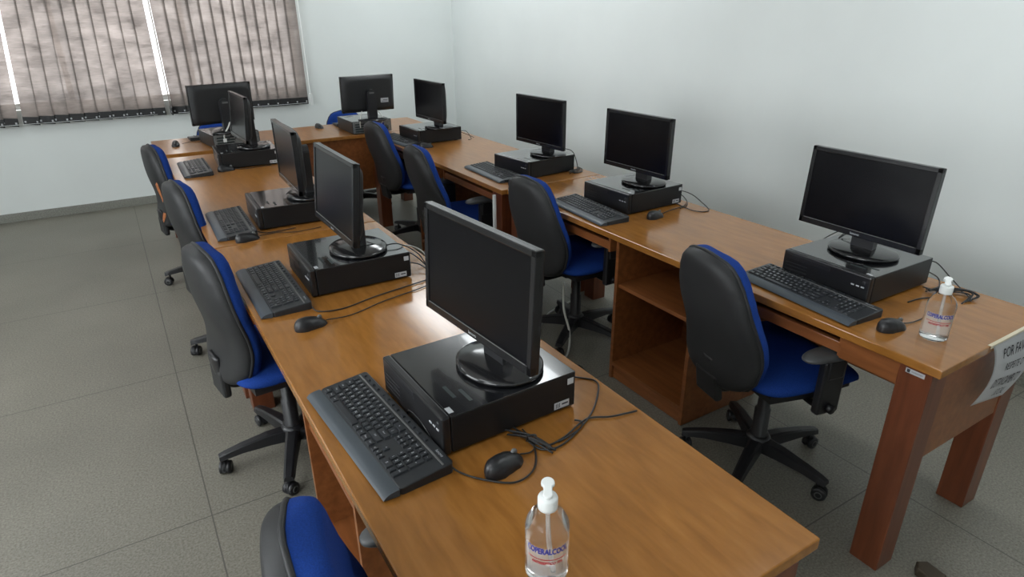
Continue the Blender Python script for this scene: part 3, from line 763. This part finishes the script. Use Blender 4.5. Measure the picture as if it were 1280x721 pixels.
def chair_meshes():
    m, f = pad(-1, .062, 'blue')
    hm['cushion'] = m.mesh('backrest')
    m, f = pad(1, .044, 'shell')
    pts = [f(0, v/40) for v in range(41)]+[f(1, 1-v/40) for v in range(41)]
    m.tube(pts+[pts[0]], .006, 'shell', 8, sub=1)
    m.box((-.062, .004, -.055), (.062, .034, .05), 'shell', .010)
    hm['shell'] = m.mesh('back_shell')
    # torn foam patches for the far left chair's shell
    m = MB()
    for (cx, cz, rx, rz, tilt) in ((-.10, .24, .022, .065, 14), (-.085, .075, .020, .035, 30)):
        def g(u, v, cx=cx, cz=cz, rx=rx, rz=rz, tilt=tilt):
            a = 2*math.pi*u; k = 1+.18*math.sin(3*a+1)
            dx, dz = rx*v*k*math.cos(a), rz*v*k*math.sin(a); t = R(tilt)
            X = cx+dx*math.cos(t)-dz*math.sin(t); Z = cz+dx*math.sin(t)+dz*math.cos(t)
            vv = min(.98, max(.02, Z/BHT)); s2 = max(-.97, min(.97, X/interp(PROF, vv))); s = math.asin(s2)/(math.pi/2)
            p = f((s+1)/2, vv); return Vector((p.x, p.y+.003+.004*(1-v*v), p.z))
        m.grid(g, 20, 4, 'foam', .0008)
    hm['patch'] = m.mesh('torn_patch')
    m = MB()      # seat cushion
    def seat(u, v):
        a = 2*math.pi*u; ph = (v-.5)*math.pi
        ca, sa = math.cos(a), math.sin(a)
        ex = .42
        sx = math.copysign(abs(ca)**ex, ca); sy = math.copysign(abs(sa)**ex, sa)
        c = max(0, math.cos(ph))**.38
        x, y = .235*sx*c, .225*sy*c
        z = .470+(.034 if ph > 0 else .026)*math.copysign(abs(math.sin(ph))**.8, ph)
        if y < -.13: z -= (abs(y)-.13)**2*4.5
        return Vector((x, y-.01, z))
    m.grid(seat, 48, 16, 'blue'); hm['seat'] = m.mesh('seat')
    m = MB()
    m.prism([(-.20, -.17), (.20, -.17), (.215, 0), (.20, .17), (-.20, .17), (-.215, 0)], .425, .452, 'black', .006)
    hm['pan'] = m.mesh('seat_pan')
    m = MB().box((-.075, -.12, .385), (.075, .13, .428), 'black', .012)
    m.tube([(.07, -.02, .405), (.17, -.03, .408), (.22, -.03, .402)], .006, 'black', 8).box((.20, -.045, .392), (.245, -.015, .412), 'black', .006)
    hm['mech'] = m.mesh('tilt_mechanism')
    m = MB().tube([(0, .06, .402), (0, .16, .398), (0, .215, .405), (0, .243, .44), (0, .250, .53)], .048, 'black', 12, flat=.28, sub=6)
    hm['bracket'] = m.mesh('back_bracket')
    m = MB().lathe([(.034, .085), (.034, .14), (.029, .145), (.029, .245), (.023, .250), (.023, .33), (.016, .335), (.016, .40)], 'black', None, 20)
    m.lathe([(.0001, .062), (.040, .062), (.046, .08), (.046, .118), (.036, .132), (.0001, .132)], 'black', None, 24)
    hm['column'] = m.mesh('gas_column')
    m = MB()      # one arm of the five-star base, along +X
    t = bmesh.new(); prof = [(.03, .030, .070, .120), (.10, .028, .076, .118), (.20, .024, .078, .106), (.262, .022, .072, .094), (.285, .018, .068, .088)]
    rings = [[t.verts.new(c) for c in ((x, -w_, z0), (x, w_, z0), (x, w_*.8, z1-.004), (x, w_*.5, z1), (x, -w_*.5, z1), (x, -w_*.8, z1-.004))] for x, w_, z0, z1 in prof]
    for a, b_ in zip(rings, rings[1:]):
        for i in range(6): t.faces.new((a[i], a[(i+1) % 6], b_[(i+1) % 6], b_[i]))
    t.faces.new(rings[0][::-1]); t.faces.new(rings[-1]); bmesh.ops.recalc_face_normals(t, faces=t.faces)
    m._add(t, 'black'); hm['arm'] = m.mesh('base_leg')
    m = MB()
    for s in (-1, 1):
        m.lathe([(.0001, -.009), (.019, -.009), (.0255, -.006), (.0255, .006), (.019, .009), (.0001, .009)], 'black', T(0, s*.013, .0257) @ RX(90), 24)
        m.lathe([(.010, 0), (.0135, 0), (.0135, .0012), (.010, .0012)], 'shell_grey', T(0, s*.0225, .0257) @ RX(-90*s), 20, cap=False)
    m.lathe([(.0001, .045), (.006, .045), (.006, .072), (.0001, .072)], 'black', T(-.012, 0, 0), 10)
    def hood(u, v):
        a = R(-15+200*u); return Vector((.0285*math.cos(a)*(1-.1*abs(2*v-1)), (v-.5)*.016, .0257+.0285*math.sin(a)))
    m.grid(hood, 12, 3, 'black', .002)
    hm['caster'] = m.mesh('caster')
    m = MB()      # armrest: upright and bracket; pad is separate
    m.box((-.016, -.045, .40), (.016, .045, .60), 'black', .008)
    m.box((-.022, -.034, .535), (.022, .034, .61), 'black', .008)
    m.tube([(0, 0, .415), (-.05, 0, .405), (-.13, 0, .412)], .018, 'black', 8, flat=.5)
    m.lathe([(.0001, 0), (.016, 0), (.016, .018), (.0001, .020)], 'black', T(.014, 0, .425) @ RY(90), 16)
    hm['upright'] = m.mesh('armrest')
    m = MB()
    def ap(u, v):
        a = 2*math.pi*u; ph = (v-.5)*math.pi; ca, sa = math.cos(a), math.sin(a)
        c = max(0, math.cos(ph))**.5
        y = .128*math.copysign(abs(sa)**.7, sa)*c
        return Vector((.040*math.copysign(abs(ca)**.75, ca)*c, y, .626+.017*math.sin(ph)+.25*max(0, abs(y)-.06)**2*-4))
    m.grid(ap, 32, 12, 'arm_pad'); hm['pad'] = m.mesh('arm_pad')
    for k in hm: hm[k].polygons.foreach_set('use_smooth', [True]*len(hm[k].polygons)) if k in ('seat', 'pad', 'cushion') else None
chair_meshes()
def chair(label, x, y, face, phase=0, lift=0., recline=6., arms=True, patch=False, hinge=.225):
    """face = world heading of the sitter in degrees (0 = +x)"""
    th = face+90
    t = thing('office_chair', label, 'chair', (x, y, 0), R(th), 'blue and black office chairs')
    obj('gas_column', hm['column'], t)
    for k in range(5):
        a = phase-th+72*k
        l = obj('base_leg', hm['arm'], t, (0, 0, 0), (0, 0, R(a)))
        obj('caster', hm['caster'], l, (.268, 0, 0), (0, 0, R(random.uniform(-70, 70))))
    s = obj('seat', hm['seat'], t, (0, 0, lift)); s['label'] = 'blue upholstered seat'
    obj('seat_pan', hm['pan'], t, (0, 0, lift)); obj('tilt_mechanism', hm['mech'], t, (0, 0, lift))
    obj('back_bracket', hm['bracket'], t, (0, hinge-.225, lift))
    b = obj('backrest', hm['cushion'], t, (0, hinge, .428+lift), (R(-recline), 0, 0)); b['label'] = 'blue fabric front of the backrest'
    h = obj('back_shell', hm['shell'], b); h['label'] = 'black plastic rear shell'
    if patch:
        p = obj('torn_patch', hm['patch'], h); p['label'] = 'torn orange foam showing through'
    if arms:
        for sx in (-1, 1):
            a = obj('armrest', hm['upright'], t, (sx*.265, .0, lift), (0, 0, 0 if sx > 0 else math.pi))
            obj('arm_pad', hm['pad'], a)
    return t
chair('blue office chair at the bottom edge, tucked under the left desk nearest the camera', .345, .79, -9, 10, -.03, 6, hinge=.20)
chair('blue and black office chair pushed in at the second computer of the left row', .355, 2.29, 9, 180, 0, -1, arms=False, hinge=.205)
chair('blue and black office chair pushed in at the third computer of the left row', .380, 3.32, 9, 170, .0, -1, arms=False, hinge=.205)
chair('office chair with torn orange patches on its shell, farthest of the left row', .36, 4.50, 8, 182, -.02, -1, arms=False, patch=True, hinge=.205)
chair('blue and black office chair nearest the camera at the right row, base fully visible', 1.88, 1.25, -12, -13, 0, 9, hinge=.25)
chair('blue and black office chair pulled up to the second computer of the right row', 1.92, 2.49, 2, 0, 0, 8, hinge=.25)
chair('blue and black office chair at the third computer of the right row', 1.78, 3.46, -2, 20, 0, 8, hinge=.25)
chair('blue and black office chair farthest along the right row, near the back desk', 1.89, 4.46, 3, 40, 0, 8, hinge=.25)
chair('office chair whose blue backrest top shows behind the left monitor of the back desk', .72, 5.62, -92, 0, -.10, 3, arms=False)
chair('office chair whose blue backrest top shows beside the right computer of the back desk', 1.80, 5.62, -90, 30, -.11, 3, arms=False)

# ------------------------------------------------------------------ sanitizer bottles
def bottle(label, x, y, deg, sc_=1.0):
    t = thing('sanitizer_bottle', label, 'bottle', (x, y, TOP+.0005), R(deg), 'pump bottles of hand sanitizer')
    r = .0375
    MB().lathe([(.0001, 0), (r-.006, 0), (r-.001, .004), (r, .010), (r, .105), (r-.002, .116), (r-.009, .128), (r-.018, .136), (.0155, .140), (.0150, .148), (.0001, .148)], 'bottle', None, 40).build('bottle_body', t)
    g = MB().lathe([(.0001, .003), (r-.006, .003), (r-.003, .010), (r-.003, .098), (.0001, .098)], 'gel', None, 32).build('gel', t); g['label'] = 'clear gel inside'
    def wrap(rad):
        return lambda q: Vector((rad*math.sin(q.x/rad), -rad*math.cos(q.x/rad), q.y))
    lb = MB(); n = 24
    lb.grid(lambda u, v: Vector(((r+.0004)*math.sin((u-.5)*2.2), -(r+.0004)*math.cos((u-.5)*2.2), .022+v*.066)), n, 2, 'label')
    l = lb.build('label', t)
    tx = MB()
    tx.text('COPERALCOOL', .0170, 'label_blue', T(0, 0, .081), wrap(r+.0008), sx=.62)
    for dx, dz in ((.0005, .0004), (-.0004, -.0004), (.0002, -.0006)): tx.text('COPERALCOOL', .0170, 'label_blue', T(0, 0, .081+dz), lambda q, dx=dx: wrap(r+.0009)(Vector((q.x+dx, q.y, q.z))), sx=.62)
    o = tx.build('brand_lettering', l); o['label'] = 'blue capital lettering'
    tx = MB(); 
    for dx, dz in ((0, 0), (.0004, .0003), (-.0003, -.0003)): tx.text('ANTISSEPTICO 70%', .0080, 'label_red', T(0, 0, .056+dz), lambda q, dx=dx: wrap(r+.0008)(Vector((q.x+dx, q.y, q.z))), sx=.80)
    tx.grid(lambda u, v: Vector(((r+.0006)*math.sin((u-.5)*1.9), -(r+.0006)*math.cos((u-.5)*1.9), 0.0625+v*.0018)), n, 1, 'label_red')
    o = tx.build('red_lettering', l); o['label'] = 'red band and lettering'
    tx = MB(); tx.text('500 ml', .0055, 'ink', T(0.008, 0, .026), wrap(r+.0008))
    tx.build('volume_lettering', l)
    MB().lathe([(.0001, .142), (.0165, .142), (.0168, .146), (.0168, .162), (.0155, .165), (.0001, .165)], 'white', None, 32).build('pump_collar', t)
    p = MB().lathe([(.0001, .165), (.006, .165), (.006, .170), (.0001, .170)], 'white', None, 16)
    h = p.build('pump_head', t)
    out = [(.0085*math.cos(R(a)), -.002+.0085*math.sin(R(a))) for a in range(190, 351, 20)]+[(.0072, .006), (.0078, .012)]+[(.0115*math.cos(R(a)), .018+.0105*math.sin(R(a))) for a in range(-20, 201, 20)]+[(-.0078, .012), (-.0072, .006)]
    MB().prism(out, 0, .007, 'white', .002, mtx=T(0, 0, .168) @ RX(22)).build('nozzle', h)
    MB().tube([(0, 0, .145), (.002, .001, .08), (.008, .002, .008)], .0032, 'label', 8).build('dip_tube', t)
    return t
bottle('large clear pump bottle of hand sanitizer at the near end of the left desk', .475, .672, -34)
bottle('clear pump bottle of hand sanitizer on the right desk beside a mouse', 1.925, .775, -60)

# ------------------------------------------------------------------ paper notice hanging from the end of the right desk
def paper_pt(u, v):
    # u along the desk end, v downward; the lower edge curls to the left and out
    def e(a, b, c): return a+(4*b-3*a-c)*v+(2*a+2*c-4*b)*v*v
    lx, lz = e(2.015, 2.020, 1.945), e(.7505, .660, .578)
    rx, rz = e(2.330, 2.285, 2.160), e(.7505, .630, .542)
    x = lx+(rx-lx)*u; z = lz+(rz-lz)*u
    y = .6545-.016*math.sin(math.pi*v*.8)-.006*v
    return Vector((x, y, z))
pn = thing('paper_notice', 'white paper notice with printed capital lettering taped to the end of the right desk', 'notice', (2.15, .655, .66))
m = MB(); m.grid(paper_pt, 20, 20, 'paper', .0004)
me = m.mesh('sheet'); me.transform(T(-2.15, -.655, -.66)); obj('sheet', me, pn)
for s, cu, cv, size, sx in (('POR FAVOR', .50, .22, .037, .95), ('RESPEITE O', .52, .46, .026, 1.), ('DISTANCIAMENTO', .52, .70, .034, .70), ('SOCIAL', .62, .88, .026, 1.)):
    m = MB(); vs, fs = text_data(s); i = m.mi('ink')
    out = [m.bm.verts.new(paper_pt(cu+v[0]*size*sx/.292, cv-v[1]*size/.165)+Vector((0, -.0012, .0004))) for v in vs]
    for f_ in fs:
        try: m.bm.faces.new([out[k] for k in f_]).material_index = i
        except ValueError: pass
    me = m.mesh('lettering'); me.transform(T(-2.15, -.655, -.66)); o = obj('lettering', me, pn); o['label'] = 'dark capital lettering'
m = MB().box((2.005, .6535, .742), (2.32, .6555, .7515), 'tape').box((2.005, .654, .7503), (2.32, .664, .7512), 'tape')
me = m.mesh('tape'); me.transform(T(-2.15, -.655, -.66)); o = obj('tape', me, pn); o['label'] = 'strip of yellowed tape'

tag(MB().prism([(-.03, -.04), (.028, -.05), (.035, .012), (.006, .030), (-.022, .014)], 0, .03, 'rubber', .006).build('wooden_wedge', None, (1.872, .592, 0)),
    'dark brown wedge on the floor at the bottom edge beside the right desk leg', 'wedge')

# ------------------------------------------------------------------ lights
def area(name, loc, rot, sx, sy, power, col):
    l = bpy.data.lights.new(name, 'AREA'); l.shape = 'RECTANGLE'; l.size = sx; l.size_y = sy; l.energy = power; l.color = col
    o = bpy.data.objects.new(name, l); COL.objects.link(o); o.location = loc; o.rotation_euler = rot; return o
m, nt, bs = new_mat('lamp_diffuser'); bs.inputs['Base Color'].default_value = (.9, .9, .9, 1)
bs.inputs['Emission Color'].default_value = (.93, .98, 1, 1); bs.inputs['Emission Strength'].default_value = 6.5
M['lamp'] = m
def lamp(label, x, y):
    t = thing('ceiling_lamp', label, 'lamp', (x, y, HC), 0, 'ceiling lamps')
    MB().box((-.20, -.64, -.07), (.20, .64, 0), 'white', .006).build('lamp_housing', t)
    MB().box((-.18, -.62, -.078), (.18, .62, -.069), 'lamp', .003).build('diffuser', t)
for n, (x, y) in dict(rear=(2.55, 5.75), middle=(2.55, 4.2), front=(2.5, .8)).items():  # front one is added to brighten the near floor, wall and desk
    lamp('lit unseen %s ceiling lamp above the right row of desks' % n, x, y)
for n, (x, y) in dict(rear=(-1.2, 4.8), front=(-1.2, 1.2)).items():  # unseen pair, added to brighten the walls
    lamp('added unseen %s ceiling lamp above the open floor on the left' % n, x, y)
for k, (a, b_) in enumerate(LW):
    area('daylight_left', (XL-.04, (a+b_)/2, (LZ0+LZ1)/2), (0, R(-90), 0), LZ1-LZ0-.1, b_-a-.1, 36, (.93, .98, 1.0))
area('daylight_rear', ((WX0+WX1)/2, YB+.5, 1.75), (R(-90), 0, 0), 4.2, 1.9, 52, (1.0, .95, .90))
wd = bpy.data.worlds.new('sky'); sc.world = wd; wd.use_nodes = True
bg = wd.node_tree.nodes['Background']; bg.inputs['Color'].default_value = (.95, .97, 1, 1); bg.inputs['Strength'].default_value = 2.0

# ------------------------------------------------------------------ camera
cam = bpy.data.cameras.new('camera'); co = bpy.data.objects.new('camera', cam); COL.objects.link(co)
f_px, pitch, yaw, roll, H = 797.44, 23.5806, 31.3719, -.5036, 1.6446
cam.sensor_width = 36; cam.sensor_fit = 'HORIZONTAL'; cam.lens = f_px/1280*36; cam.clip_start = .05
p_, y_, r_ = R(pitch), R(yaw), R(roll)
fw = Vector((math.sin(y_)*math.cos(p_), math.cos(y_)*math.cos(p_), -math.sin(p_)))
rt = Vector((math.cos(y_), -math.sin(y_), 0)); up = rt.cross(fw)
r2 = rt*math.cos(r_)+up*math.sin(r_); u2 = up*math.cos(r_)-rt*math.sin(r_)
mt = Matrix((r2, u2, -fw)).transposed().to_4x4(); mt.translation = (0, 0, H)
co.matrix_world = mt; sc.camera = co

vs = sc.view_settings; vs.view_transform = 'Standard'; vs.look = 'None'; vs.gamma = 1; vs.exposure = 0.85; vs.use_curve_mapping = False
